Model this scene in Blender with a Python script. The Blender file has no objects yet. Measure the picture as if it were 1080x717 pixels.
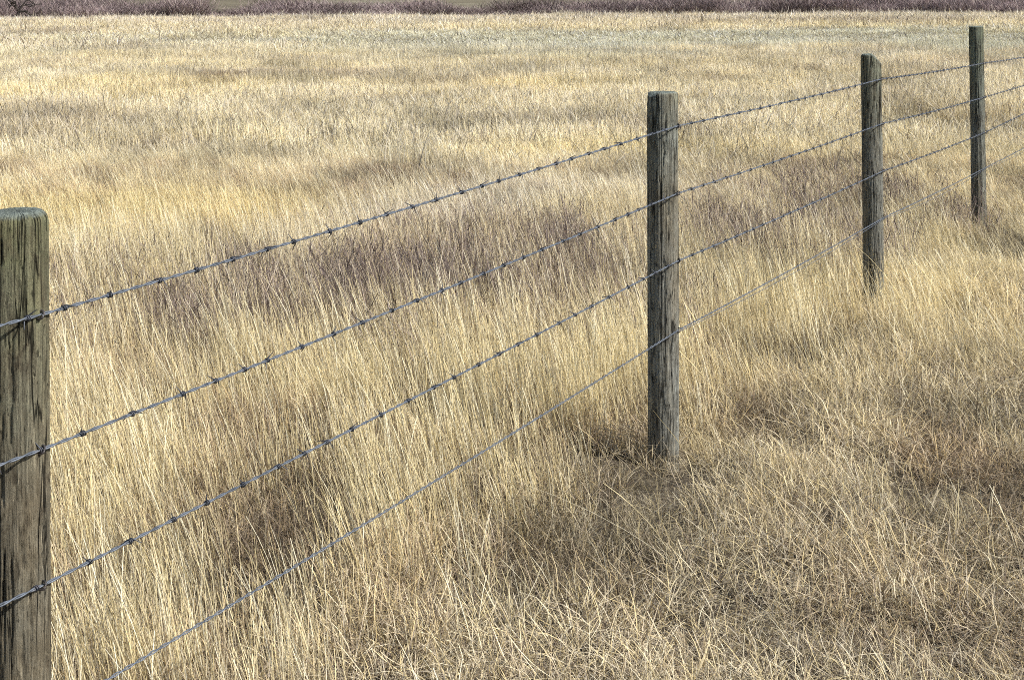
import bpy, math
import numpy as np
from mathutils import Vector, Matrix

R = math.radians
rng = np.random.default_rng(7)
scn = bpy.context.scene
col = scn.collection

# ------------------------------------------------------------------ camera
F, CX, CY = 1616.0, 540.0, 358.5          # focal length in photo pixels (1080 wide)
EYE, HOR = 1.83, -8.0                     # eye height, horizon row
PITCH, ROLL = R(2.0), R(0.3)
cam_d = bpy.data.cameras.new('camera')
cam = bpy.data.objects.new('camera', cam_d); col.objects.link(cam)
cam_d.sensor_width = 36.0; cam_d.lens = F / 1080 * 36.0
cam_d.clip_end = 5000; cam_d.clip_start = 0.05
cam.matrix_world = (Matrix.Translation((0, 0, EYE)) @ Matrix.Rotation(math.pi/2 - PITCH, 4, 'X') @ Matrix.Rotation(-ROLL, 4, 'Z'))
cam_d.shift_y = -((CY - HOR) - F*math.tan(PITCH)) / 1080.0
scn.camera = cam
M3 = np.array(cam.matrix_world.to_3x3())

def at(px, py, Y):
    """world point on the plane y=Y seen at photo pixel (px, py)"""
    v = M3 @ np.array([(px-CX)/F, -(py-CY)/F + cam_d.shift_y*1080/F, -1.0])
    k = Y / v[1]
    return Vector((v[0]*k, Y, EYE + v[2]*k))

def ground_pt(px, py):
    v = M3 @ np.array([(px-CX)/F, -(py-CY)/F + cam_d.shift_y*1080/F, -1.0])
    k = -EYE / v[2]
    return v[0]*k, v[1]*k

# ------------------------------------------------------------------ light
SUN_AZ, SUN_EL = R(115), R(41)            # clockwise from +Y
sd = Vector((math.sin(SUN_AZ)*math.cos(SUN_EL), math.cos(SUN_AZ)*math.cos(SUN_EL), math.sin(SUN_EL)))
sun_d = bpy.data.lights.new('sun', 'SUN'); sun_d.energy = 5.0; sun_d.angle = R(0.53); sun_d.color = (1.0, 0.97, 0.91)
sun = bpy.data.objects.new('sun', sun_d); col.objects.link(sun)
sun.rotation_euler = sd.to_track_quat('Z', 'Y').to_euler(); sun.location = (5, -3, 12)
w = bpy.data.worlds.new('World'); scn.world = w; w.use_nodes = True
nt = w.node_tree; bg = nt.nodes['Background']
sky = nt.nodes.new('ShaderNodeTexSky'); sky.sky_type = 'NISHITA'; sky.sun_disc = False
sky.sun_elevation = SUN_EL; sky.sun_rotation = SUN_AZ
nt.links.new(sky.outputs[0], bg.inputs[0]); bg.inputs[1].default_value = 0.09; scn.cycles.filter_width = 1.0
scn.cycles.use_denoising = False
scn.cycles.use_adaptive_sampling = True; scn.cycles.adaptive_threshold = 0.04; scn.cycles.adaptive_min_samples = 24
scn.view_settings.view_transform = 'Standard'; scn.view_settings.look = 'None'
scn.view_settings.exposure = 0
scn.cycles.max_bounces = 5; scn.cycles.diffuse_bounces = 2; scn.cycles.glossy_bounces = 2
scn.cycles.transmission_bounces = 2; scn.cycles.transparent_max_bounces = 4
scn.cycles.caustics_reflective = False; scn.cycles.caustics_refractive = False

# ------------------------------------------------------------------ noise and maps
def _hash(ix, iy, s):
    n = (ix.astype(np.int64)*374761393 + iy.astype(np.int64)*668265263 + s*1442695041) & 0x7fffffff
    n = ((n ^ (n >> 13)) * 1274126177) & 0x7fffffff
    n = (n ^ (n >> 16)) & 0xffff
    return n / 65535.0
def vnoise(x, y, s=0):
    x = np.asarray(x, float); y = np.asarray(y, float)
    ix = np.floor(x); iy = np.floor(y); fx = x-ix; fy = y-iy
    fx = fx*fx*(3-2*fx); fy = fy*fy*(3-2*fy)
    a = _hash(ix, iy, s); b = _hash(ix+1, iy, s); c = _hash(ix, iy+1, s); d = _hash(ix+1, iy+1, s)
    return (a*(1-fx)+b*fx)*(1-fy) + (c*(1-fx)+d*fx)*fy
def fbm(x, y, s=0, o=3):
    t = 0; a = 0.5; n = 0
    for k in range(o):
        t = t + a*vnoise(x*2**k+17.3*k, y*2**k-9.1*k, s+k); n += a; a *= 0.5
    return t/n
def smooth(x, a, b):
    t = np.clip((np.asarray(x)-a)/(b-a), 0, 1); return t*t*(3-2*t)

# patches of different growth or painted shade, as ellipses lying on the ground: (x, y, half width, half depth, amount)
def patch(px, py, rx, ry, amt):
    x, y = ground_pt(px, py); x1, _ = ground_pt(px+rx, py)
    _, ya = ground_pt(px, py-ry); _, yb = ground_pt(px, py+ry)
    return (x, y, abs(x1-x), abs(ya-yb)/2, amt)
def blobs(x, y, L, wob=0.5, e0=.65, e1=1.25):
    v = np.zeros(np.shape(x))
    for (cx, cy, rx, ry, a) in L:
        d = np.sqrt(((x-cx)/rx)**2 + ((y-cy)/ry)**2) + wob*(fbm(x/rx*2.2, y/ry*2.2, 5)-0.5)*2
        v = np.maximum(v, a*(1-smooth(d, e0, e1)))
    return v
WEED = [patch(210, 385, 120, 60, 1.0), patch(330, 330, 160, 60, 1.0), patch(480, 320, 170, 70, 1.0), patch(610, 330, 120, 80, .9), patch(560, 285, 130, 36, .8),
        patch(790, 272, 130, 32, .85), patch(70, 320, 90, 26, .6), patch(890, 220, 90, 20, .5), patch(1010, 250, 60, 10, .25)]
PALE = [patch(470, 235, 120, 26, 1.0), patch(330, 275, 70, 18, .6), patch(560, 215, 80, 18, .7), patch(690, 215, 90, 18, .5)]
HOLLOW_SHADE = [patch(835, 392, 70, 11, 1.0), patch(1060, 268, 45, 18, 1.0), patch(1035, 590, 60, 65, 0.85), patch(620, 508, 80, 11, 1.0),  # dips with shade tinted in; last on this line stands for middle post's shadow
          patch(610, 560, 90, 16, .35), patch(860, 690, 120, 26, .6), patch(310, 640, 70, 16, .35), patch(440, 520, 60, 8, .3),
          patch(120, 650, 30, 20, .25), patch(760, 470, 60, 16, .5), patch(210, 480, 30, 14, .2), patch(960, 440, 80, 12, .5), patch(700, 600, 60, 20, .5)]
WORN = [patch(1050, 520, 60, 90, .9), patch(980, 690, 110, 50, .7), patch(600, 620, 120, 40, .6), patch(780, 440, 90, 20, .6), patch(900, 600, 70, 24, .4)]
GREEN = [patch(600, 44, 440, 11, 1.0), patch(980, 42, 330, 11, 1.0), patch(640, 62, 120, 3.5, .6), patch(980, 62, 120, 3, .5), patch(560, 40, 600, 5, .6), patch(60, 60, 60, 4, .3)]
BROWN = [patch(260, 84, 70, 6, .9), patch(350, 82, 60, 4, .6), patch(70, 132, 110, 5, .45), patch(180, 208, 50, 4, .7), patch(480, 90, 70, 5, .4), patch(450, 110, 100, 4, .3),
         patch(400, 158, 45, 5, .3), patch(760, 88, 60, 4, .55), patch(840, 78, 60, 3, .5), patch(170, 165, 50, 8, .45), patch(740, 152, 50, 8, .4),
         patch(60, 38, 50, 3, .5), patch(210, 45, 60, 3, .4), patch(290, 175, 70, 8, .4), patch(880, 28, 200, 1.5, .6), patch(10, 185, 30, 8, .6),
         patch(560, 135, 90, 5, .35), patch(930, 24, 220, 1.8, .5)]
GOLD = [patch(120, 100, 160, 12, .8), patch(100, 235, 260, 22, 1.0), patch(300, 225, 180, 15, .7), patch(600, 165, 120, 10, .6), patch(330, 60, 60, 4, .3), patch(650, 95, 200, 7, .5)]

def fence_x(y): return -0.956 + (y-2.97)*(1.50/2.87)
def terr(x, y):
    x = np.asarray(x, float); y = np.asarray(y, float)
    near = 1 - smooth(y, 14, 30)
    right = smooth(x - fence_x(y), -0.6, 0.8)
    h = near*(0.03 + 0.05*right)*(fbm(x*1.3, y*1.0, 21)-0.5)*2
    h = h - near*0.035*blobs(x, y, HOLLOW_SHADE, .3, .2, 1.5)
    h = h + smooth(y, 12, 30)*(fbm(x*0.12, y*0.1, 31)-0.5)*0.16*(1-smooth(y, 80, 110))
    # beyond the field: a low bank, then rising hillside
    h = h - smooth(y, 102, 105)*0.2 + smooth(y, 125, 520)*(46 + 14*(fbm(x*0.006, y*0.004, 41)-0.5)) 
    return h

# ------------------------------------------------------------------ helpers
def tag(o, label=None, cat=None, group=None, kind=None):
    if label: o['label'] = label
    if cat: o['category'] = cat
    if group: o['group'] = group
    if kind: o['kind'] = kind
    return o
def mesh_np(name, V, Fq, colors=None, smoothf=False):
    me = bpy.data.meshes.new(name)
    Fq = np.asarray(Fq, np.int32); k = Fq.shape[1]
    me.vertices.add(len(V)); me.vertices.foreach_set('co', np.asarray(V, np.float32).ravel())
    me.loops.add(Fq.size); me.loops.foreach_set('vertex_index', Fq.ravel())
    me.polygons.add(len(Fq)); me.polygons.foreach_set('loop_start', np.arange(0, Fq.size, k, dtype=np.int32))
    if smoothf: me.polygons.foreach_set('use_smooth', np.ones(len(Fq), bool))
    if colors is not None:
        a = me.attributes.new('bc', 'FLOAT_COLOR', 'POINT')
        c = np.ones((len(V), 4), np.float32); c[:, :3] = colors; a.data.foreach_set('color', c.ravel())
    me.update(calc_edges=True); me.validate()
    return me
def link(name, me, mat=None, parent=None):
    o = bpy.data.objects.new(name, me); col.objects.link(o)
    if mat: me.materials.clear(); me.materials.append(mat)
    if parent: o.parent = parent
    return o
class N:
    def __init__(s, name):
        s.m = bpy.data.materials.new(name); s.m.use_nodes = True; s.t = s.m.node_tree; s.t.nodes.clear()
    def n(s, typ, ins=None, **kw):
        nd = s.t.nodes.new('ShaderNode'+typ)
        for k, v in kw.items(): setattr(nd, k, v)
        for k, v in (ins or {}).items():
            if isinstance(v, bpy.types.NodeSocket): s.t.links.new(v, nd.inputs[k])
            else: nd.inputs[k].default_value = v
        return nd
    def mul(s, a, b, t='MULTIPLY', fac=1.0):
        nd = s.n('Mix', data_type='RGBA', blend_type=t); nd.inputs[0].default_value = 1.0
        for i, v in ((0, fac), (6, a), (7, b)):
            if isinstance(v, bpy.types.NodeSocket): s.t.links.new(v, nd.inputs[i])
            else: nd.inputs[i].default_value = v
        return nd.outputs[2]
    def ramp(s, fac, stops, interp='LINEAR'):
        nd = s.n('ValToRGB', {0: fac}); cr = nd.color_ramp; cr.interpolation = interp
        while len(cr.elements) < len(stops): cr.elements.new(0.5)
        for e, (p, c) in zip(cr.elements, stops):
            e.position = p; e.color = (c, c, c, 1) if isinstance(c, (int, float)) else (*c, 1)
        return nd.outputs[0]
    def out(s, sh): s.n('OutputMaterial', {0: sh}); return s.m

def blade_mat(name, trans=0.3, rough=0.6, spec=0.25):
    b = N(name)
    a = b.n('Attribute', attribute_name='bc')
    t = b.n('Attribute', attribute_name='tint', attribute_type='INSTANCER')
    c = b.mul(a.outputs[0], t.outputs[0])
    p = b.n('BsdfPrincipled', {'Base Color': c, 'Roughness': rough, 'Specular IOR Level': spec})
    tr = b.n('BsdfTranslucent', {0: c})
    return b.out(b.n('MixShader', {0: trans, 1: p.outputs[0], 2: tr.outputs[0]}).outputs[0])
GRASS = blade_mat('dry_grass', .18)

# ------------------------------------------------------------------ grass blades (numpy)
STRAW = np.array([[.92,.79,.49],[.95,.84,.58],[.97,.91,.71],[.88,.74,.43],[.78,.66,.42],[.58,.49,.35],[.30,.24,.17]])
DULL = np.array([[.80,.71,.53],[.60,.52,.40],[.40,.34,.27],[.94,.85,.66],[.20,.155,.125],[.66,.60,.50]])
WEEDC = np.array([[.28,.22,.19],[.40,.33,.29],[.17,.13,.12],[.54,.46,.40],[.82,.73,.58]])
def blades(n, rad, h, hv, width, palette, lean=(0, 0), leanv=0.15, bend=0.25, seg=5, head=0.0, wts=None, low=0.0):
    """upright stems; returns verts, quads, colours"""
    r = rad*np.sqrt(rng.random(n)); a = rng.random(n)*2*np.pi
    base = np.stack([r*np.cos(a), r*np.sin(a), np.full(n, -0.03)], 1)
    H = h*(1 + hv*(rng.random(n)*2-1)) * (1-low*rng.random(n)**2)
    ld = np.stack([rng.normal(lean[0], leanv, n), rng.normal(lean[1], leanv, n)], 1)
    bd = rng.normal(0, bend, (n, 2)) + np.array(lean)*0.8
    t = np.linspace(0, 1, seg+1)
    P = np.zeros((n, seg+1, 3))
    for i in range(2):
        P[:, :, i] = base[:, i:i+1] + H[:, None]*(ld[:, i:i+1]*t + bd[:, i:i+1]*t**2.4)
    q = np.sqrt(np.clip(1 - 0.5*((ld+bd)**2).sum(1), .25, 1))
    P[:, :, 2] = base[:, 2:3] + H[:, None]*q[:, None]*(t - 0.12*np.abs(bd).sum(1)[:, None]*t**3)
    W = width*(0.6+0.8*rng.random(n))[:, None]*(1 - 0.72*t**1.3)[None, :]
    if head > 0:
        hd = rng.random(n) < head
        prof = np.exp(-((t-0.9)/0.09)**2)
        W = W + hd[:, None]*prof[None, :]*width*1.4
    ang = rng.random(n)*np.pi
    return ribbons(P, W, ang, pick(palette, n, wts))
def pick(palette, n, wts=None):
    w_ = None if wts is None else np.array(wts)/sum(wts)
    c = palette[rng.choice(len(palette), n, p=w_)]
    return c*(0.8+0.4*rng.random((n, 1)))
def ribbons(P, W, ang, C):
    n, k = P.shape[:2]
    side = np.stack([np.cos(ang), np.sin(ang), np.zeros(n)], 1)[:, None, :]
    L = P - side*W[:, :, None]/2; Rr = P + side*W[:, :, None]/2
    V = np.stack([L, Rr], 2).reshape(-1, 3)
    i = (np.arange(n)[:, None]*k + np.arange(k-1)[None, :]).ravel()*2
    Q = np.stack([i, i+1, i+3, i+2], 1)
    Cv = np.repeat(C, k*2, 0)
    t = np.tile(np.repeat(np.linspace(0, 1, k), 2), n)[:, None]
    Cv = Cv*(0.42+0.58*np.minimum(1, t*1.8))          # darker toward the root: shade in the gaps painted into the colour
    return V, Q, Cv
def tangle(n, rad, length, zmax, width, palette, seg=6, wts=None, up=0.35):
    """short curled blades lying over each other"""
    r = rad*np.sqrt(rng.random(n)); a = rng.random(n)*2*np.pi
    P = np.zeros((n, seg+1, 3))
    P[:, 0] = np.stack([r*np.cos(a), r*np.sin(a), rng.random(n)**1.4*zmax], 1)
    th = rng.random(n)*2*np.pi; el = rng.normal(up, 0.5, n)
    dth = rng.normal(0, 0.15, n); de = rng.normal(-0.12, 0.16, n)
    L = length*(0.4+rng.random(n)*1.1)/seg
    for s in range(seg):
        P[:, s+1] = P[:, s] + L[:, None]*np.stack([np.cos(th)*np.cos(el), np.sin(th)*np.cos(el), np.sin(el)], 1)
        th = th+dth; el = el+de
    P[:, :, 2] = np.maximum(P[:, :, 2], 0.003)
    t = np.linspace(0, 1, seg+1)
    W = width*(0.6+0.8*rng.random(n))[:, None]*(1-0.7*t**1.5)[None, :]
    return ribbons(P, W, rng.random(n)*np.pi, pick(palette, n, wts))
def merge(*parts):
    V = []; Q = []; C = []; o = 0
    for v, q, c in parts:
        V.append(v); Q.append(q+o); C.append(c); o += len(v)
    return np.concatenate(V), np.concatenate(Q), np.concatenate(C)

def scatter(name, label, protos, pts, rot, scl, tint, idx=None):
    """one 'stuff' object: points that carry tufts"""
    pc = bpy.data.collections.new(name+'_tufts')
    for i, d in enumerate(protos):
        me = mesh_np('tuft', *d); me.materials.append(GRASS)
        pc.objects.link(bpy.data.objects.new('%s_tuft_%02d' % (name, i), me))
    n = len(pts)
    me = bpy.data.meshes.new(name); me.vertices.add(n); me.vertices.foreach_set('co', pts.astype(np.float32).ravel())
    def attr(nm, ty, key, v):
        a = me.attributes.new(nm, ty, 'POINT'); a.data.foreach_set(key, np.ascontiguousarray(v).ravel())
    attr('rot', 'FLOAT_VECTOR', 'vector', rot.astype(np.float32)); attr('scl', 'FLOAT_VECTOR', 'vector', scl.astype(np.float32))
    attr('tint', 'FLOAT_VECTOR', 'vector', tint.astype(np.float32))
    if idx is None: idx = rng.integers(0, len(protos), n)
    attr('pick', 'INT', 'value', idx.astype(np.int32))
    me.materials.append(GRASS)
    o = link(name, me)
    tag(o, label, 'grass', kind='stuff')
    g = bpy.data.node_groups.new(name+'_scatter', 'GeometryNodeTree')
    g.interface.new_socket('Geometry', in_out='INPUT', socket_type='NodeSocketGeometry')
    g.interface.new_socket('Geometry', in_out='OUTPUT', socket_type='NodeSocketGeometry')
    gi = g.nodes.new('NodeGroupInput'); go = g.nodes.new('NodeGroupOutput')
    ci = g.nodes.new('GeometryNodeCollectionInfo'); ci.inputs['Collection'].default_value = pc
    ci.inputs['Separate Children'].default_value = True; ci.inputs['Reset Children'].default_value = True
    ip = g.nodes.new('GeometryNodeInstanceOnPoints'); ip.inputs['Pick Instance'].default_value = True
    def na(nm, ty):
        a = g.nodes.new('GeometryNodeInputNamedAttribute'); a.data_type = ty; a.inputs['Name'].default_value = nm
        return a.outputs['Attribute']
    g.links.new(gi.outputs[0], ip.inputs['Points']); g.links.new(ci.outputs[0], ip.inputs['Instance'])
    g.links.new(na('pick', 'INT'), ip.inputs['Instance Index'])
    g.links.new(na('rot', 'FLOAT_VECTOR'), ip.inputs['Rotation']); g.links.new(na('scl', 'FLOAT_VECTOR'), ip.inputs['Scale'])
    g.links.new(ip.outputs[0], go.inputs[0])
    md = o.modifiers.new('scatter', 'NODES'); md.node_group = g
    return o

def rand_pts(y0, y1, dens, slope=.36, marg=1.0):
    """random points in the wedge the photo looks over"""
    wmax = slope*y1+marg
    n = int(dens*2*wmax*(y1-y0))
    x = (rng.random(n)*2-1)*wmax; y = y0+rng.random(n)*(y1-y0)
    k = np.abs(x) < slope*y+marg
    return x[k], y[k]
POSTS_XY = [(-.956, 2.97), (.584, 5.90), (2.01, 8.56), (3.52, 11.6), (5.0, 14.4)]

# ------------------------------------------------------------------ ground sheet
def ground():
    ys = np.concatenate([np.arange(-6, 1.5, .5), np.arange(1.5, 18, .07), np.geomspace(18, 1500, 150)])
    xs1 = np.concatenate([np.linspace(0, 7, 100), np.geomspace(7.1, 1200, 60)])
    xs = np.concatenate([-xs1[::-1][:-1], xs1])
    X, Y = np.meshgrid(xs, ys); Z = terr(X, Y)
    V = np.stack([X.ravel(), Y.ravel(), Z.ravel()], 1)
    nx = len(xs); j, i = np.meshgrid(np.arange(nx-1), np.arange(len(ys)-1))
    a = (i*nx+j).ravel(); Q = np.stack([a, a+1, a+nx+1, a+nx], 1)
    b = N('thatch_soil')
    g = b.n('NewGeometry'); sep = b.n('SeparateXYZ', {0: g.outputs['Position']})
    n1 = b.n('TexNoise', {'Vector': g.outputs['Position'], 'Scale': 45.0, 'Detail': 8.0, 'Roughness': .75})
    n2 = b.n('TexNoise', {'Vector': g.outputs['Position'], 'Scale': .35, 'Detail': 5.0})
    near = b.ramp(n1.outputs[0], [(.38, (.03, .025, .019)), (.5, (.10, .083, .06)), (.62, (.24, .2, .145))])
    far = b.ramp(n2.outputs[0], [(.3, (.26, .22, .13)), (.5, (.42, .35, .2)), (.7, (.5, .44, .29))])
    mp = b.n('Mapping', {'Vector': g.outputs['Position'], 'Scale': (.02, .07, .07)})
    n3 = b.n('TexNoise', {'Vector': mp.outputs[0], 'Scale': 1.0, 'Detail': 9.0, 'Roughness': .65})
    hill = b.ramp(n3.outputs[0], [(.3, (.14, .12, .09)), (.46, (.22, .19, .13)), (.56, (.3, .27, .19)), (.68, (.5, .46, .33))])
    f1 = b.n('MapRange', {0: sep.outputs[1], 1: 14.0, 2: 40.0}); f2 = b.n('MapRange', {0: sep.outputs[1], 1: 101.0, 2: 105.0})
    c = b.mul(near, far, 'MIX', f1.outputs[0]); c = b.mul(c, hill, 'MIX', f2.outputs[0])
    bp = b.n('Bump', {'Height': n1.outputs[0], 'Strength': .6, 'Distance': .03})
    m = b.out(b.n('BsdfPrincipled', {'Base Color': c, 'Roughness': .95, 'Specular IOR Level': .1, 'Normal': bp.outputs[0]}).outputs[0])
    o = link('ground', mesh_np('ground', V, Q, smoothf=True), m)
    tag(o, 'thatchy brown soil of the field, rising into a dull hillside far behind', 'ground', kind='structure')
ground()

# ------------------------------------------------------------------ vegetation colours
def tints(x, y, base=0.0):
    """multiplier on the blade colour from the patch maps"""
    n = len(x)
    c = np.ones((n, 3))
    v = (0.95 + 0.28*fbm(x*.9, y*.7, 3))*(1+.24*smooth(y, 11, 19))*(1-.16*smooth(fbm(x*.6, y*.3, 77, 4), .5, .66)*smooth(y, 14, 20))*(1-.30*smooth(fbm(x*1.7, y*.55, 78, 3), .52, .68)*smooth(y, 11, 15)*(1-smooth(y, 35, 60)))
    big = fbm(x*.18, y*.3, 8)
    c *= v[:, None]
    gold = blobs(x, y, GOLD)*.7 + .3*smooth(big, .5, .7)
    c = c*(1-gold[:, None]) + c*np.array([1.03, .985, .80])*gold[:, None]
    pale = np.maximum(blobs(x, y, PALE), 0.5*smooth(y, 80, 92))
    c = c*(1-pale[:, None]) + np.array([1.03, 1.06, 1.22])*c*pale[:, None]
    gr = blobs(x, y, GREEN)
    c = c*(1-gr[:, None]) + c*np.array([.86, .94, 1.04])*gr[:, None]
    br = np.maximum(blobs(x, y, BROWN), .35*smooth(fbm(x*.5, y*.4, 15, 4), .54, .72)*smooth(y, 12, 18))
    c = c*(1-br[:, None]) + c*np.array([.44, .39, .38])*br[:, None]
    return c*rng.normal(1, .06, (n, 1))

def rots(n, tilt=.08):
    return np.stack([rng.normal(0, tilt, n), rng.normal(0, tilt, n), rng.random(n)*2*np.pi], 1)
def not_in_post(x, y, r=.075):
    k = np.ones(len(x), bool)
    for px, py in POSTS_XY: k &= (x-px)**2+(y-py)**2 > r*r
    return k

# 1 short tangled grass close by
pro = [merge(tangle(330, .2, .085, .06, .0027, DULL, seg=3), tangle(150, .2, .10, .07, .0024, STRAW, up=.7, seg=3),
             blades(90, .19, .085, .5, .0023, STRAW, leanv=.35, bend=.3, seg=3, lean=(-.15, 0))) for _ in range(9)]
gx, gy = np.meshgrid(np.arange(-7, 7, .225), np.arange(2.6, 16, .225))     # jittered so that no bare gaps are left
x = (gx+rng.uniform(-.13, .13, gx.shape)).ravel(); y = (gy+rng.uniform(-.13, .13, gx.shape)).ravel(); k = np.abs(x) < .36*y+1; x, y = x[k], y[k]
k = not_in_post(x, y, .05); x, y = x[k], y[k]
hol_shade = blobs(x, y, HOLLOW_SHADE); k = rng.random(len(x)) > .35*smooth(y, 8, 11); x, y, hol_shade = x[k], y[k], hol_shade[k]
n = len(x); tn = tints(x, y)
tn *= (1-.52*hol_shade)[:, None]; tn *= (.72+.5*smooth(fbm(x*2.6, y*2.0, 52), .3, .65))[:, None]; tn *= np.array([1.03, 1.0, .95]); wn = blobs(x, y, WORN); tn *= 1-wn[:, None]*np.array([.30, .36, .38])  # grass in the dips tinted darker, shade put into its colour
wd = blobs(x, y, WEED, .8, .2, 1.5)*smooth(y, 6.9, 8.3); tn = tn*(1-wd[:, None]*.5) + wd[:, None]*.5*np.array([.5, .42, .42])
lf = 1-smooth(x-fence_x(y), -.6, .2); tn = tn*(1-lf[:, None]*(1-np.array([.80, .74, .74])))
s = (.75+.5*rng.random(n))*(1-.12*hol_shade)*(1-.5*(1-smooth(np.hypot(x-.56, (y-5.6)*.6), .12, .28)))
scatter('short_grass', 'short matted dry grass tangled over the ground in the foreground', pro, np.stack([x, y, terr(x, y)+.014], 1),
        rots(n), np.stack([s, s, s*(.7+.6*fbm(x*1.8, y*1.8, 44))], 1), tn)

# 2 tall straw stems
LEAN = (-.085, .02)
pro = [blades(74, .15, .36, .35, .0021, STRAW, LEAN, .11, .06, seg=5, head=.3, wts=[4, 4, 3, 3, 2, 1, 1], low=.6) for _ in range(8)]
x, y = rand_pts(2.3, 17, 44)
rs = smooth(x-fence_x(y), -.45, .35)*(1-smooth(y, 13, 17)); rightside = rs*(1-smooth(y, 6.0, 9.5))
wd = blobs(x, y, WEED, .8, .2, 1.5)*smooth(y, 6.9, 8.3); hol_shade = blobs(x, y, HOLLOW_SHADE)
clump = fbm(x*1.7, y*1.3, 61)
dens = (1-.94*rightside)*(1-.50*wd)*(1-.6*hol_shade)*(.45+.55*smooth(clump, .2, .5))
for px_, py_ in POSTS_XY[1:2]: dens = dens*(1-.93*(1-smooth(np.hypot(x-px_*(y/py_), (y-py_+.28)*.75), .15, .34)))
k = (rng.random(len(x)) < dens) & not_in_post(x, y, .09); x, y, wd, rs, clump = x[k], y[k], wd[k], rs[k], clump[k]
n = len(x); tn = tints(x, y); tn = tn*(1-wd[:, None]*.35)+wd[:, None]*.35*np.array([.9, .85, .9])
s = .75+.45*rng.random(n); h = s*(.78+.42*clump)*(1-.42*rs)*(1-.42*smooth(y, 9, 13.5))*(1+.5*(1-smooth(np.hypot(x-1.93, (y-8.15)*.8), .2, .5)))
rz = rng.normal(0, .35, n)
scatter('tall_grass', 'tall pale straw stems leaning left around the fence', pro, np.stack([x, y, terr(x, y)], 1),
        np.stack([rng.normal(0, .07, n), rng.normal(0, .07, n), rz], 1), np.stack([s, s, h], 1), tn)

# 2b long single leaning stems, sparse, on the mown side
pro = [blades(5, .15, .42, .4, .0024, STRAW[:5], (-.30, .0), .16, .15, seg=7, head=.5) for _ in range(6)]
x, y = rand_pts(2.3, 12, 1.5)
k = (x-fence_x(y) > -.3) & (rng.random(len(x)) < .25+smooth(x-.42*y, -.9, -.1)) & not_in_post(x, y, .1); x, y = x[k], y[k]; n = len(x)
s = .8+.4*rng.random(n)
scatter('stray_grass', 'long single straw stems leaning left over the short grass at right', pro, np.stack([x, y, terr(x, y)], 1),
        np.stack([rng.normal(0, .1, n), rng.normal(0, .1, n), rng.normal(0, .3, n)], 1), np.stack([s, s, s], 1), tints(x, y)*1.05)

# 3 brown weeds
pro = [merge(blades(34, .16, .36, .35, .0030, WEEDC, (-.06, 0), .16, .12, seg=4, low=.4),
             tangle(110, .16, .09, .27, .0034, WEEDC[:4]*.78, seg=3, up=.9)) for _ in range(6)]
x, y = rand_pts(4.5, 20, 34)
wd = blobs(x, y, WEED, .8, .2, 1.5)*smooth(y, 6.9, 8.3); k = (rng.random(len(x)) < .95*wd*smooth(fbm(x*4.2, y*2.2, 71), .18, .50)) & not_in_post(x, y, .12); x, y = x[k], y[k]; n = len(x)
s = .75+.5*rng.random(n); tn = np.ones((n, 3))*(.75+.6*rng.random((n, 1)))*np.array([1.0, .95, .93])
s *= 1.08
scatter('dead_weeds', 'dead brown weeds growing in a dark band behind the fence', pro, np.stack([x, y, terr(x, y)], 1), rots(n), np.stack([s, s, s*.9], 1), tn)

# 4 meadow, middle distance
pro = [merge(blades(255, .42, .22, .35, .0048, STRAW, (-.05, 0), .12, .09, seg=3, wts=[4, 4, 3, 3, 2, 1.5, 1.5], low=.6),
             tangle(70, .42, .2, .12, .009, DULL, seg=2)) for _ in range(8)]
x, y = rand_pts(14.5, 50, 7.5, .36, 3)
k = rng.random(len(x)) < smooth(y, 14, 18)*(.45+.55*smooth(fbm(x*.5, y*.35, 81), .25, .5)); x, y = x[k], y[k]; n = len(x)
br = blobs(x, y, BROWN)
s = .8+.5*rng.random(n); h = s*(.35+1.3*fbm(x*.6, y*.6, 83, 4)**1.2)*(1-.35*br)
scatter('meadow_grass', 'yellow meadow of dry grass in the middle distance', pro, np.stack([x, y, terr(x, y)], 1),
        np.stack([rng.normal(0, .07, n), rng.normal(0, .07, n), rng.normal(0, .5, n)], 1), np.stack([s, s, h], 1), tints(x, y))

# 5 far meadow
pro = [merge(blades(320, 1.0, .25, .4, .0125, STRAW, (-.05, 0), .16, .13, seg=2, wts=[4, 4, 4, 3, 2, 2, 2]),
             tangle(60, 1.0, .35, .12, .03, DULL, seg=2)) for _ in range(6)]
x, y = rand_pts(46, 103, 1.3, .36, 6); n = len(x)
gr = blobs(x, y, GREEN)
k = rng.random(n) < .85-.25*gr; x, y, gr = x[k], y[k], gr[k]; n = len(x)
s = .8+.5*rng.random(n); h = s*(.6+.8*fbm(x*.2, y*.3, 93))*(1-.62*gr)*(1+.2*smooth(y, 88, 100))
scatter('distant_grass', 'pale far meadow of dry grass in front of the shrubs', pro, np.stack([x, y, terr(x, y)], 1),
        np.stack([rng.normal(0, .05, n), rng.normal(0, .05, n), rng.normal(0, .6, n)], 1), np.stack([s, s, h], 1), tints(x, y))

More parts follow.
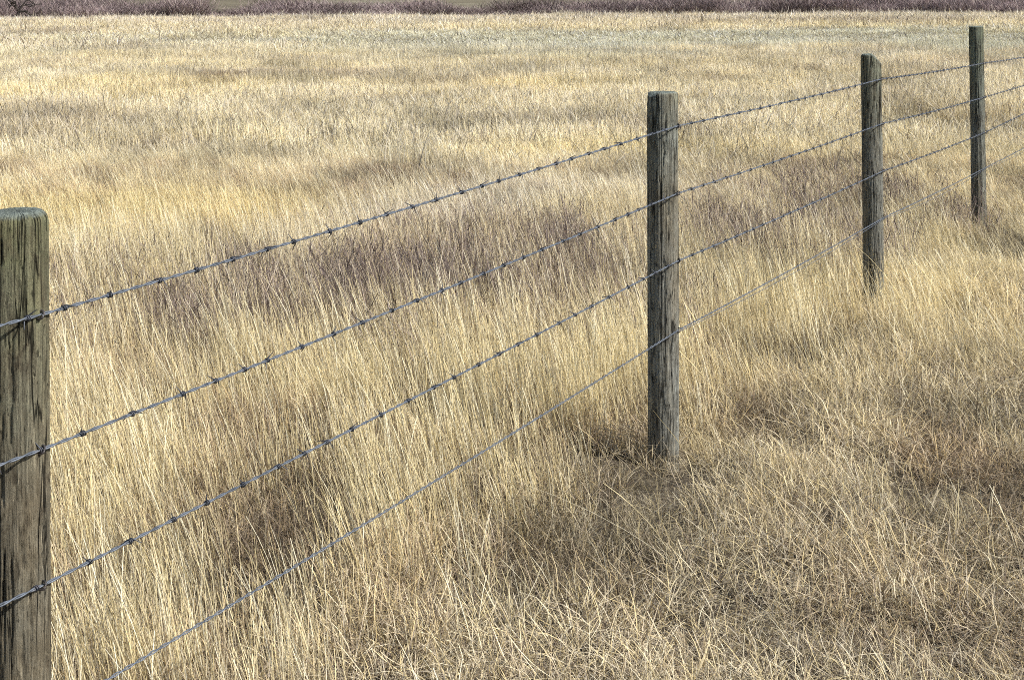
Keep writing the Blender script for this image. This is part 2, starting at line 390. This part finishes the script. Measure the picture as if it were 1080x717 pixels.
# ------------------------------------------------------------------ far shrubs and tree
def twig_mat():
    b = N('bare_twigs_plain'); a = b.n('Attribute', attribute_name='bc')
    oi = b.n('ObjectInfo')
    v = b.n('MapRange', {0: oi.outputs['Random'], 3: .75, 4: 1.25})
    c = b.n('HueSaturation', {'Value': v.outputs[0], 'Color': a.outputs[0]})
    return b.out(b.n('BsdfPrincipled', {'Base Color': c.outputs[0], 'Roughness': .9, 'Specular IOR Level': .05}).outputs[0])
TWM = twig_mat()
TW = np.array([[.25, .185, .185], [.34, .26, .26], [.12, .09, .095], [.44, .35, .33], [.30, .22, .22], [.52, .44, .39]])
def shrub_mesh(dark=1.0, n=900, h=1.7, rad=1.7):
    r = rad*.55*np.sqrt(rng.random(n)); a = rng.random(n)*2*np.pi
    seg = 5; t = np.linspace(0, 1, seg+1)
    H = h*(.45+.6*rng.random(n))*(1-.35*(r/(rad*.55))**2)
    P = np.zeros((n, seg+1, 3))
    ld = np.stack([np.cos(a), np.sin(a)], 1)*(r/rad*1.3)[:, None] + rng.normal(0, .25, (n, 2))
    bd = rng.normal(0, .2, (n, 2))
    P[:, :, 0] = (r*np.cos(a)*.6)[:, None] + H[:, None]*(ld[:, :1]*t+bd[:, :1]*t**2)
    P[:, :, 1] = (r*np.sin(a)*.6)[:, None] + H[:, None]*(ld[:, 1:]*t+bd[:, 1:]*t**2)
    P[:, :, 2] = H[:, None]*t - .05
    P += rng.normal(0, .03, P.shape)*t[None, :, None]
    W = .028*(1-.6*t)[None, :]*(.6+.8*rng.random(n))[:, None]
    C = pick(TW, n)*dark
    st = ribbons(P, W, rng.random(n)*np.pi, C)
    # side twigs
    m = n*2; src = rng.integers(0, n, m); tt = rng.integers(2, seg+1, m)
    B = P[src, tt]; th = rng.random(m)*2*np.pi; L = .25+.35*rng.random(m)
    D = np.stack([np.cos(th)*.6, np.sin(th)*.6, .8+.4*rng.random(m)], 1)
    P2 = B[:, None, :] + D[:, None, :]*L[:, None, None]*np.linspace(0, 1, 3)[None, :, None]
    W2 = np.tile(np.array([.016, .012, .006]), (m, 1))
    C2 = pick(TW, m)*1.25*dark
    tw = ribbons(P2, W2, rng.random(m)*np.pi, C2)
    return st, tw
protos = []
for k in range(5):
    st, tw = shrub_mesh(.62 if k == 4 else 1.0, h=1.6 if k != 4 else 1.9)
    ms = mesh_np('shrub_stems', *st); ms.materials.append(TWM)
    mt = mesh_np('shrub_twigs', *tw); mt.materials.append(TWM)
    protos.append((ms, mt))
def shrub(x, y, k, s, sz, label, group=None):
    o = bpy.data.objects.new('bare_shrub', protos[k][0]); col.objects.link(o)
    o.location = (x, y, float(terr(x, y))); o.scale = (s*1.25, s, sz); o.rotation_euler = (0, 0, rng.random()*6.28)
    o['label'] = label; o['category'] = 'shrub'
    if group: o['group'] = group
    c = bpy.data.objects.new('twigs', protos[k][1]); col.objects.link(c); c.parent = o
    return o
G = 'bare shrubs along the far edge of the field'
for row, (Y, step) in enumerate(((107, 2.7), (111, 2.2), (117, 2.3))):
    xx = -62 + row
    while xx < 62:
        px = CX + xx/Y*F
        hgt = .36 + .80*float(vnoise(xx*.25, row*2.4, 5))**1.3 + .30*rng.random()**2 + .05*row
        if 205 < px < 262 : hgt *= .42                  # gap where the hillside shows
        if 495 < px < 535: hgt *= .75
        if 630 < px < 665 or 770 < px < 790: hgt *= .7
        shrub(xx, Y + rng.normal(0, .8), (4 if vnoise(xx*.33, row*1.7, 12) > .66 else int(rng.integers(0, 4))), .95+.4*rng.random(), hgt,
              'purplish bare shrub in the continuous thicket at the far edge of the field', G)
        xx += step*(.75+.5*rng.random())
# small crooked bare tree at far left
def tube(path, rad, sides=6, cap=True):
    P = np.array(path, float); n = len(P); rad = np.broadcast_to(np.asarray(rad, float), (n,))
    T = np.gradient(P, axis=0); T /= np.linalg.norm(T, axis=1)[:, None]+1e-12
    ref = np.array([0, 0, 1.0]) if abs(T[0, 2]) < .9 else np.array([1.0, 0, 0])
    A = np.cross(T, ref); A /= np.linalg.norm(A, axis=1)[:, None]+1e-12; B = np.cross(T, A)
    th = np.arange(sides)/sides*2*np.pi
    V = P[:, None, :] + rad[:, None, None]*(A[:, None, :]*np.cos(th)[None, :, None] + B[:, None, :]*np.sin(th)[None, :, None])
    V = V.reshape(-1, 3)
    i, j = np.meshgrid(np.arange(n-1), np.arange(sides), indexing='ij')
    a = (i*sides+j).ravel(); b_ = (i*sides+(j+1) % sides).ravel()
    return V, np.stack([a, b_, b_+sides, a+sides], 1)
def merge2(parts):
    V = []; Q = []; o = 0
    for v, q in parts: V.append(v); Q.append(q+o); o += len(v)
    return np.concatenate(V), np.concatenate(Q)
def flat_mat(name, c, rough=.9):
    b = N(name); g = b.n('NewGeometry')
    n1 = b.n('TexNoise', {'Vector': g.outputs['Position'], 'Scale': 6.0, 'Detail': 5.0})
    cc = b.ramp(n1.outputs[0], [(.3, tuple(v*.6 for v in c)), (.7, tuple(v*1.4 for v in c))])
    return b.out(b.n('BsdfPrincipled', {'Base Color': cc, 'Roughness': rough}).outputs[0])
BARK = flat_mat('dark_bark', (.05, .04, .035))
tx = (21-CX)/F*103.5; tr = bpy.data.objects.new('bare_tree', None); col.objects.link(tr)
tr.location = (tx, 103.5, float(terr(tx, 103.5))); tag(tr, 'small crooked dark bare tree before the thicket at far left', 'tree')
Vv, Qq = merge2([tube([(0, 0, -.1), (.02, 0, .3), (-.1, 0, .6), (-.05, 0, .85)], [.13, .11, .10, .09])])
link('trunk', mesh_np('trunk', Vv, Qq), BARK, tr)
lr = np.random.default_rng(3); parts = []
def limb(p, d, L, r, lev):
    pts = [np.array(p, float)]; d = np.array(d, float)
    for _ in range(5):
        d = d + lr.normal(0, .28, 3)*np.array([1, .6, 1]); d /= np.linalg.norm(d); pts.append(pts[-1]+d*L/5)
    parts.append(tube(pts, np.linspace(r, r*.4, 6), 5))
    if lev: 
        for k_ in (2, 3, 4, 5): limb(pts[k_], d+lr.normal(0, .8, 3), L*.6, r*.5, lev-1)
for d in ((-.9, .1, .6), (.5, 0, .9), (-.3, .2, 1.0), (.9, -.1, .35)): limb((-.05, 0, .8), d, 1.1, .085, 2)
Vv, Qq = merge2(parts); link('crown', mesh_np('crown', Vv, Qq), BARK, tr)

# ------------------------------------------------------------------ fence
fence = bpy.data.objects.new('wire_fence', None); col.objects.link(fence)
fence.location = (.584, 5.90, 0); tag(fence, 'wire fence of round weathered wooden posts running from left foreground to far right', 'fence')
bpy.context.view_layer.update()

def wood_mat(name, green, seed, grey, dark=1.0, knots=()):
    b = N(name); tc = b.n('TexCoord')
    s0 = b.n('SeparateXYZ', {0: tc.outputs['Object']}); xy = b.n('CombineXYZ', {0: s0.outputs[0], 1: s0.outputs[1]})
    nv = b.n('VectorMath', {0: xy.outputs[0]}, operation='NORMALIZE'); nv = b.n('VectorMath', {0: nv.outputs[0], 1: (.06, .06, 0)}, operation='MULTIPLY')
    zv = b.n('CombineXYZ', {2: s0.outputs[2]}); pv = b.n('VectorMath', {0: nv.outputs[0], 1: zv.outputs[0]}, operation='ADD')
    off = b.n('Mapping', {'Vector': pv.outputs[0], 'Location': (seed*3.1, seed*1.7, seed)})
    def st(sc, z, det=6.0, ro=.6, dist=.0):
        m_ = b.n('Mapping', {'Vector': off.outputs[0], 'Scale': (sc, sc, sc*z)})
        return b.n('TexNoise', {'Vector': m_.outputs[0], 'Scale': 1.0, 'Detail': det, 'Roughness': ro, 'Distortion': dist}).outputs[0]
    grain = st(120, .045, 8, .72, .6); fine = st(260, .03, 4, .7); broad = st(9, .25, 4); crack = st(24, .035, 4, .5, .25); blot = st(22, .5, 8, .7, .8)
    c1 = b.ramp(grain, [(.3, tuple(v*.55*dark for v in grey)), (.45, tuple(v*.82*dark for v in grey)), (.62, tuple(v*1.05*dark for v in grey)), (.8, tuple(v*1.5*dark for v in grey))])
    c1 = b.mul(c1, b.ramp(fine, [(.3, .55), (.7, 1.25)]))
    brown = b.ramp(broad, [(.4, (1.0, 1.0, 1.0)), (.66, (.90, .80, .68))])
    c1 = b.mul(c1, brown)
    c1 = b.mul(c1, b.ramp(blot, [(.34, (.45, .42, .40)), (.46, (.95, .93, .9)), (.6, (1.05, 1.05, 1.05)), (.7, (1.35, 1.38, 1.3))]))
    pits = st(180, .25, 3, .6, .3); c1 = b.mul(c1, b.ramp(pits, [(.33, .3), (.40, 1.0), (.64, 1.0), (.72, 1.5)]))
    sep = b.n('SeparateXYZ', {0: tc.outputs['Object']})
    gz = b.n('MapRange', {0: sep.outputs[2], 1: .85, 2: 1.4})
    gm = b.n('Math', {0: gz.outputs[0], 1: b.ramp(blot, [(.35, .35), (.6, 1.0)])}, operation='MULTIPLY')
    gm = b.n('Math', {0: gm.outputs[0], 1: green}, operation='MULTIPLY')
    c1 = b.mul(c1, b.mul(c1, (.86, 1.04, .78, 1)), 'MIX', gm.outputs[0])
    flake = st(60, .22, 8, .8, 1.2); c1 = b.mul(c1, b.ramp(flake, [(.33, .4), (.42, .95), (.56, 1.05), (.66, 1.7)]))
    for kp in knots:
        sb = b.n('VectorMath', {0: tc.outputs['Object'], 1: kp}, operation='SUBTRACT'); sc_ = b.n('VectorMath', {0: sb.outputs[0], 1: (1, 1, .6)}, operation='MULTIPLY')
        ln = b.n('VectorMath', {0: sc_.outputs[0]}, operation='LENGTH'); lw_ = b.n('Math', {0: b.n('Math', {0: flake, 1: .012}, operation='MULTIPLY').outputs[0], 1: ln.outputs['Value']}, operation='ADD')
        c1 = b.mul(c1, b.ramp(lw_.outputs[0], [(.006, .35), (.010, 1.35), (.014, .4), (.018, 1.2), (.024, 1.0)]))
    # long drying cracks: thin contour lines of a very stretched noise
    cr = b.ramp(crack, [(.488, 1.0), (.498, .10), (.502, .10), (.512, 1.0)])
    cr2 = b.ramp(crack, [(.60, 1.0), (.607, .25), (.610, .25), (.617, 1.0)])
    c1 = b.mul(c1, cr); c1 = b.mul(c1, cr2)
    hgt = b.n('Math', {0: grain, 1: .6}, operation='MULTIPLY')
    hgt = b.n('Math', {0: hgt.outputs[0], 1: cr}, operation='ADD'); hgt = b.n('Math', {0: hgt.outputs[0], 1: cr2}, operation='ADD')
    hgt = b.n('Math', {0: hgt.outputs[0], 1: fine}, operation='ADD'); hgt = b.n('Math', {0: hgt.outputs[0], 1: flake}, operation='ADD')
    gn = b.n('NewGeometry'); nz = b.n('SeparateXYZ', {0: gn.outputs['Normal']})
    tf = b.n('MapRange', {0: nz.outputs[2], 1: .45, 2: .9}); tv = b.n('TexNoise', {'Vector': tc.outputs['Object'], 'Scale': 120.0, 'Detail': 6.0, 'Roughness': .7})
    c1 = b.mul(c1, b.ramp(tv.outputs[0], [(.35, (.10, .11, .10)), (.5, (.26, .30, .26)), (.65, (.40, .44, .39))]), 'MIX', tf.outputs[0])
    bp = b.n('Bump', {'Height': hgt.outputs[0], 'Strength': 1.0, 'Distance': .006})
    return b.out(b.n('BsdfPrincipled', {'Base Color': c1, 'Roughness': .9, 'Specular IOR Level': .15, 'Normal': bp.outputs[0]}).outputs[0])

def post_mesh(rad, H, seed, rnd=.018, tilt=(0, 0), cham=None):
    """round post: object origin at the ground, slightly out of round, grooved, edge of the top worn round"""
    ns = 160; zs = np.concatenate([np.linspace(-.2, H-rnd, 420), H-rnd+rnd*np.sin(np.linspace(0, np.pi/2, 9)[1:])])
    inset = np.concatenate([np.zeros(420), rnd*(1-np.cos(np.linspace(0, np.pi/2, 9)[1:]))])
    zs = np.append(zs, [H, H, H]); inset = np.append(inset, [rad*.45, rad*.75, rad*.97]); 
    th = np.arange(ns)/ns*2*np.pi
    V = []
    for z, ins in zip(zs, inset):
        zz = z*.8
        g = (vnoise(th/(2*np.pi)*26 % 26, np.full(ns, zz*.8), seed)-.5)*.0018 + (vnoise(th/(2*np.pi)*9, np.full(ns, zz*1.5), seed+3)-.5)*.005
        # make the seam close
        wgt = smooth(th, 5.9, 6.283); g = g*(1-wgt)+g[0]*wgt
        th_ = np.minimum(th, 2*np.pi-th); spall = -.0035*smooth(fbm(th_*7, np.full(ns, z*9.0), seed+20, 4), .58, .70) - .004*smooth(fbm(th_*22, np.full(ns, z*1.6), seed+30, 3), .66, .72)
        rr = np.maximum(rad*(1.0-.015*z) + (g+spall)*(1 if ins < rad*.3 else 0) - ins, .0005)
        x = rr*np.cos(th); y = rr*np.sin(th)
        zt = np.full(ns, z)
        if z > H-.08: 
            k_ = (z-(H-.08))/.08
            zt = z + (tilt[0]*x + tilt[1]*y)*k_ + (0.0015*(vnoise(x*300, y*300, seed+9)-.5))*k_
            if cham:                                     # a slanting saw cut over one edge
                ca, d0, sl = cham
                q = x*math.cos(ca)+y*math.sin(ca) - d0
                zt = np.minimum(zt, H - np.maximum(q, 0)*sl)
        V.append(np.stack([x, y, zt], 1))
    V = np.concatenate(V); n = len(zs)
    i, j = np.meshgrid(np.arange(n-1), np.arange(ns), indexing='ij')
    a = (i*ns+j).ravel(); b_ = (i*ns+(j+1) % ns).ravel()
    return V, np.stack([a, b_, b_+ns, a+ns], 1)

# (x, y, top pixel, base pixel, radius, rounding, tilt, cut, material)
specs = [
    dict(Y=2.97, top=(16, 222), foot=(21, 960), r=.062, rnd=.022, tilt=(.03, .02), cham=None, mat=wood_mat('post_wood_green', .8, 1.0, (.275, .25, .19), 1.05, [(.012, -.061, .72)]),
         label='nearest post, greenish and cut off by the left edge of the view'),
    dict(Y=5.90, top=(698.5, 97), foot=(700, 492), r=.0605, rnd=.010, tilt=(0, 0), cham=(R(200), .036, .9), mat=wood_mat('post_wood_grey', .2, 2.0, (.31, .315, .285), 1.08, [(.02, -.057, .2)]),
         label='tall grey post in the middle with one bevelled top corner'),
    dict(Y=8.56, top=(918.5, 57), foot=(921.5, 322), r=.0585, rnd=.016, tilt=(0, 0), cham=(R(-15), .004, 1.1), mat=wood_mat('post_wood_slant', .45, 3.0, (.27, .27, .24), 1.05),
         label='third post, its top sawn to a slant'),
    dict(Y=11.6, top=(1029.5, 28), foot=(1033, 246), r=.0555, rnd=.008, tilt=(0, 0), cham=None, mat=wood_mat('post_wood_far', .6, 4.0, (.26, .27, .24), 1.05),
         label='farthest post in view, with a flat top'),
    dict(Y=14.4, top=(1100, 20), foot=(1104, 200), r=.057, rnd=.01, tilt=(0, 0), cham=None, mat=None, label=None)]
specs[4]['mat'] = specs[2]['mat']
posts = []
for k, s in enumerate(specs):
    T = at(*s['top'], s['Y']); B = at(*s['foot'], s['Y']); g0 = 0.0
    # base where the axis meets the ground
    ax = (T-B); B = T - ax*((T.z-g0)/ax.z); H = (T-B).length
    V, Q = post_mesh(s['r'], H, 10+k, s['rnd'], s['tilt'], s['cham'])
    o = link('fence_post', mesh_np('fence_post', V, Q, smoothf=True), s['mat'], fence)
    q = ax.to_track_quat('Z', 'Y') if False else Vector((0, 0, 1)).rotation_difference(ax.normalized())
    o.location = B - fence.location; o.rotation_mode = 'QUATERNION'; o.rotation_quaternion = q
    if s['label']: o['label'] = s['label']
    posts.append((o, B, ax.normalized(), s))

def metal(name, c, rough, met, rust):
    b = N(name); g = b.n('NewGeometry')
    n1 = b.n('TexNoise', {'Vector': g.outputs['Position'], 'Scale': 45.0, 'Detail': 6.0})
    cc = b.ramp(n1.outputs[0], [(.35, tuple(v*.55 for v in c)), (.55, c), (.75, tuple(v*.7+r*.3 for v, r in zip(c, rust)))])
    return b.out(b.n('BsdfPrincipled', {'Base Color': cc, 'Roughness': rough, 'Metallic': met}).outputs[0])
WIRE = metal('dull_galvanised_wire', (.22, .25, .30), .5, .45, (.2, .13, .08))
BARB = metal('dark_barb_wire', (.11, .12, .145), .55, .4, (.12, .07, .05))
STAPLE = metal('staple_steel', (.12, .11, .11), .5, .5, (.2, .1, .05))

# wire contact points on each post, as seen: rows for post 1..5
cx_px = [50, 714.5, 930, 1039, 1108]
rows = [[332, 133, 83.5, 66.7, 55.4], [474, 204, 130.5, 102.4, 80.5], [617, 275, 180.5, 139.4, 105.0], [757, 348, 229.5, 176.4, 140.0]]
perp = Vector((2.87, -1.50, 0)).normalized()
def smooth_path(pts, step, sag):
    out = []
    for a, b_ in zip(pts[:-1], pts[1:]):
        L = (b_-a).length; n = max(2, int(L/step))
        for i in range(n):
            t = i/n; p = a.lerp(b_, t); p.z -= sag*4*t*(1-t); out.append(p)
    out.append(pts[-1]); return out
def wire_pts(row):
    pts = []
    for k, (o, B, axd, s) in enumerate(posts):
        p = at(cx_px[k], row[k], s['Y']-.03)
        c = B + axd*((p.z-B.z)/axd.z)
        q = c + perp*(s['r']*(1.0-.015*p.z)+.0035)
        pts.append(Vector((q.x, q.y, p.z)))
    d = (pts[0]-pts[1])*1.0; d.z = 0
    first = pts[0] + d; first.z = pts[0].z+.0
    d2 = (pts[-1]-pts[-2])
    return [first] + pts
def twisted(path, r, off, pitch, seed):
    P = np.array([tuple(p) for p in path]); seglen = np.linalg.norm(np.diff(P, axis=0), axis=1)
    Ls = np.concatenate([[0], np.cumsum(seglen)])
    T = np.gradient(P, axis=0); T /= np.linalg.norm(T, axis=1)[:, None]
    A = np.cross(T, [0, 0, 1.0]); A /= np.linalg.norm(A, axis=1)[:, None]; B = np.cross(A, T)
    ph = 2*np.pi*Ls/pitch + .8*np.sin(Ls*2.3+seed)
    outp = []
    for k in (0, np.pi):
        C = P + off*(A*np.cos(ph+k)[:, None]+B*np.sin(ph+k)[:, None]); outp.append(tube(C, r, 6))
    return merge2(outp), P, Ls, T
def barb_mesh(seed):
    r_ = np.random.default_rng(seed); t = np.linspace(0, 1, 40); turns = 2.2
    th = t*turns*2*np.pi; xx = (t-.5)*.010
    C = np.stack([xx, .0048*np.cos(th), .0048*np.sin(th)], 1)
    def tail(i, sgn):
        d = np.array([-np.sin(th[i]), np.cos(th[i])])*sgn; d3 = np.array([r_.normal(sgn*.45, .2), d[0], d[1]]); d3 /= np.linalg.norm(d3)
        return [C[i]+d3*L for L in np.linspace(.004, .021, 5)]
    path = tail(0, -1)[::-1] + list(C) + tail(-1, 1)
    rad = np.concatenate([np.linspace(.0007, .0016, 5), np.full(40, .0014), np.linspace(.0016, .0007, 5)])
    return tube(path, rad, 5)
barb_me = [mesh_np('barb', *barb_mesh(k), smoothf=True) for k in range(4)]
for m_ in barb_me: m_.materials.append(BARB)
all_barbs = []
names = ['topmost barbed wire of the fence', 'second barbed wire from the top', 'third barbed wire from the top', 'lowest wire, smooth and without barbs']
wobj = []
for wi, row in enumerate(rows):
    pts = wire_pts(row); path = smooth_path(pts, .008, .006)
    off, r, pitch = (.0019, .0018, .085) if wi < 3 else (.0024, .0016, .075)
    (V, Q), P, Ls, T = twisted(path, r, off, pitch, wi)
    o = link('barbed_wire' if wi < 3 else 'smooth_wire', mesh_np('wire', V - np.array(fence.location), Q, smoothf=True), WIRE, fence)
    o['label'] = names[wi]; wobj.append(o)
    if wi < 3:
        s_ = .05*wi
        while s_ < Ls[-1]:
            i = int(np.searchsorted(Ls, s_)); i = min(i, len(P)-1)
            px = CX + P[i][0]/max(P[i][1], .1)*F
            tq = Vector(T[i]).to_track_quat('X', 'Z')
            mtx = Matrix.Translation(Vector(P[i])-fence.location) @ tq.to_matrix().to_4x4() @ Matrix.Rotation(rng.random()*6.28, 4, 'X')
            all_barbs.append((P[i][1] if -25 < px < 1100 and P[i][1] > 2 else 99+P[i][1], wi, mtx))
            s_ += .127*(1+rng.normal(0, .13))
all_barbs.sort(key=lambda b: b[0])
rest = []
for k, (d, wi, mtx) in enumerate(all_barbs):
    me = barb_me[k % 4]
    if k < 99:
        b_ = bpy.data.objects.new('barb', me); col.objects.link(b_); b_.parent = wobj[wi]; b_.matrix_local = mtx
    else:
        co = np.zeros(len(me.vertices)*3); me.vertices.foreach_get('co', co); co = co.reshape(-1, 3)
        mm = np.array(mtx); q_ = np.array([tuple(p.vertices) for p in me.polygons])
        rest.append((co @ mm[:3, :3].T + mm[:3, 3], q_))
Vv, Qq = merge2(rest); o = link('barb', mesh_np('barb', Vv, Qq, smoothf=True), BARB, fence); o['kind'] = 'stuff'; o['label'] = 'smaller barbs farther along the wires'
# slack loose strand of the lowest wire beyond the middle post
pts = wire_pts(rows[3])
def loose(a, b_, sag):
    p = smooth_path([a.copy(), b_.copy()], .03, sag); return [tuple(Vector(q)-fence.location + Vector((.004, -.004, -.004))) for q in p]
lw = merge2([tube(loose(pts[2], pts[3], .022), .0013, 5), tube(loose(pts[3], pts[4], .03), .0013, 5), tube(loose(pts[4], pts[5], .03), .0013, 5)])
o = link('smooth_wire', mesh_np('loose_strand', *lw, smoothf=True), WIRE, fence); o['label'] = 'thin slack strand sagging just under the lowest wire'

# staples
st_t = np.linspace(0, np.pi, 13)
for k, (po, B, axd, s) in enumerate(posts):
    for wi, row in enumerate(rows):
        p = wire_pts(row)[k+1]
        # U of steel over the wire, legs into the wood
        path = [(-.0085, 0, -.012)] + [(-np.cos(t)*.0085, 0, np.sin(t)*.0085) for t in st_t] + [(.0085, 0, -.012)]
        V, Q = tube(path, .0023, 6)
        me = mesh_np('staple', V, Q, smoothf=True); me.materials.append(STAPLE)
        st = bpy.data.objects.new('staple', me); col.objects.link(st); st.parent = po
        zax = perp; xax = Vector((.35, .35, .9)); yax = zax.cross(xax).normalized(); xax = yax.cross(zax).normalized()
        mw = Matrix((xax, yax, zax)).transposed().to_4x4(); mw.translation = p
        pm = Matrix.Translation(B) @ po.rotation_quaternion.to_matrix().to_4x4()
        st.matrix_local = pm.inverted() @ mw
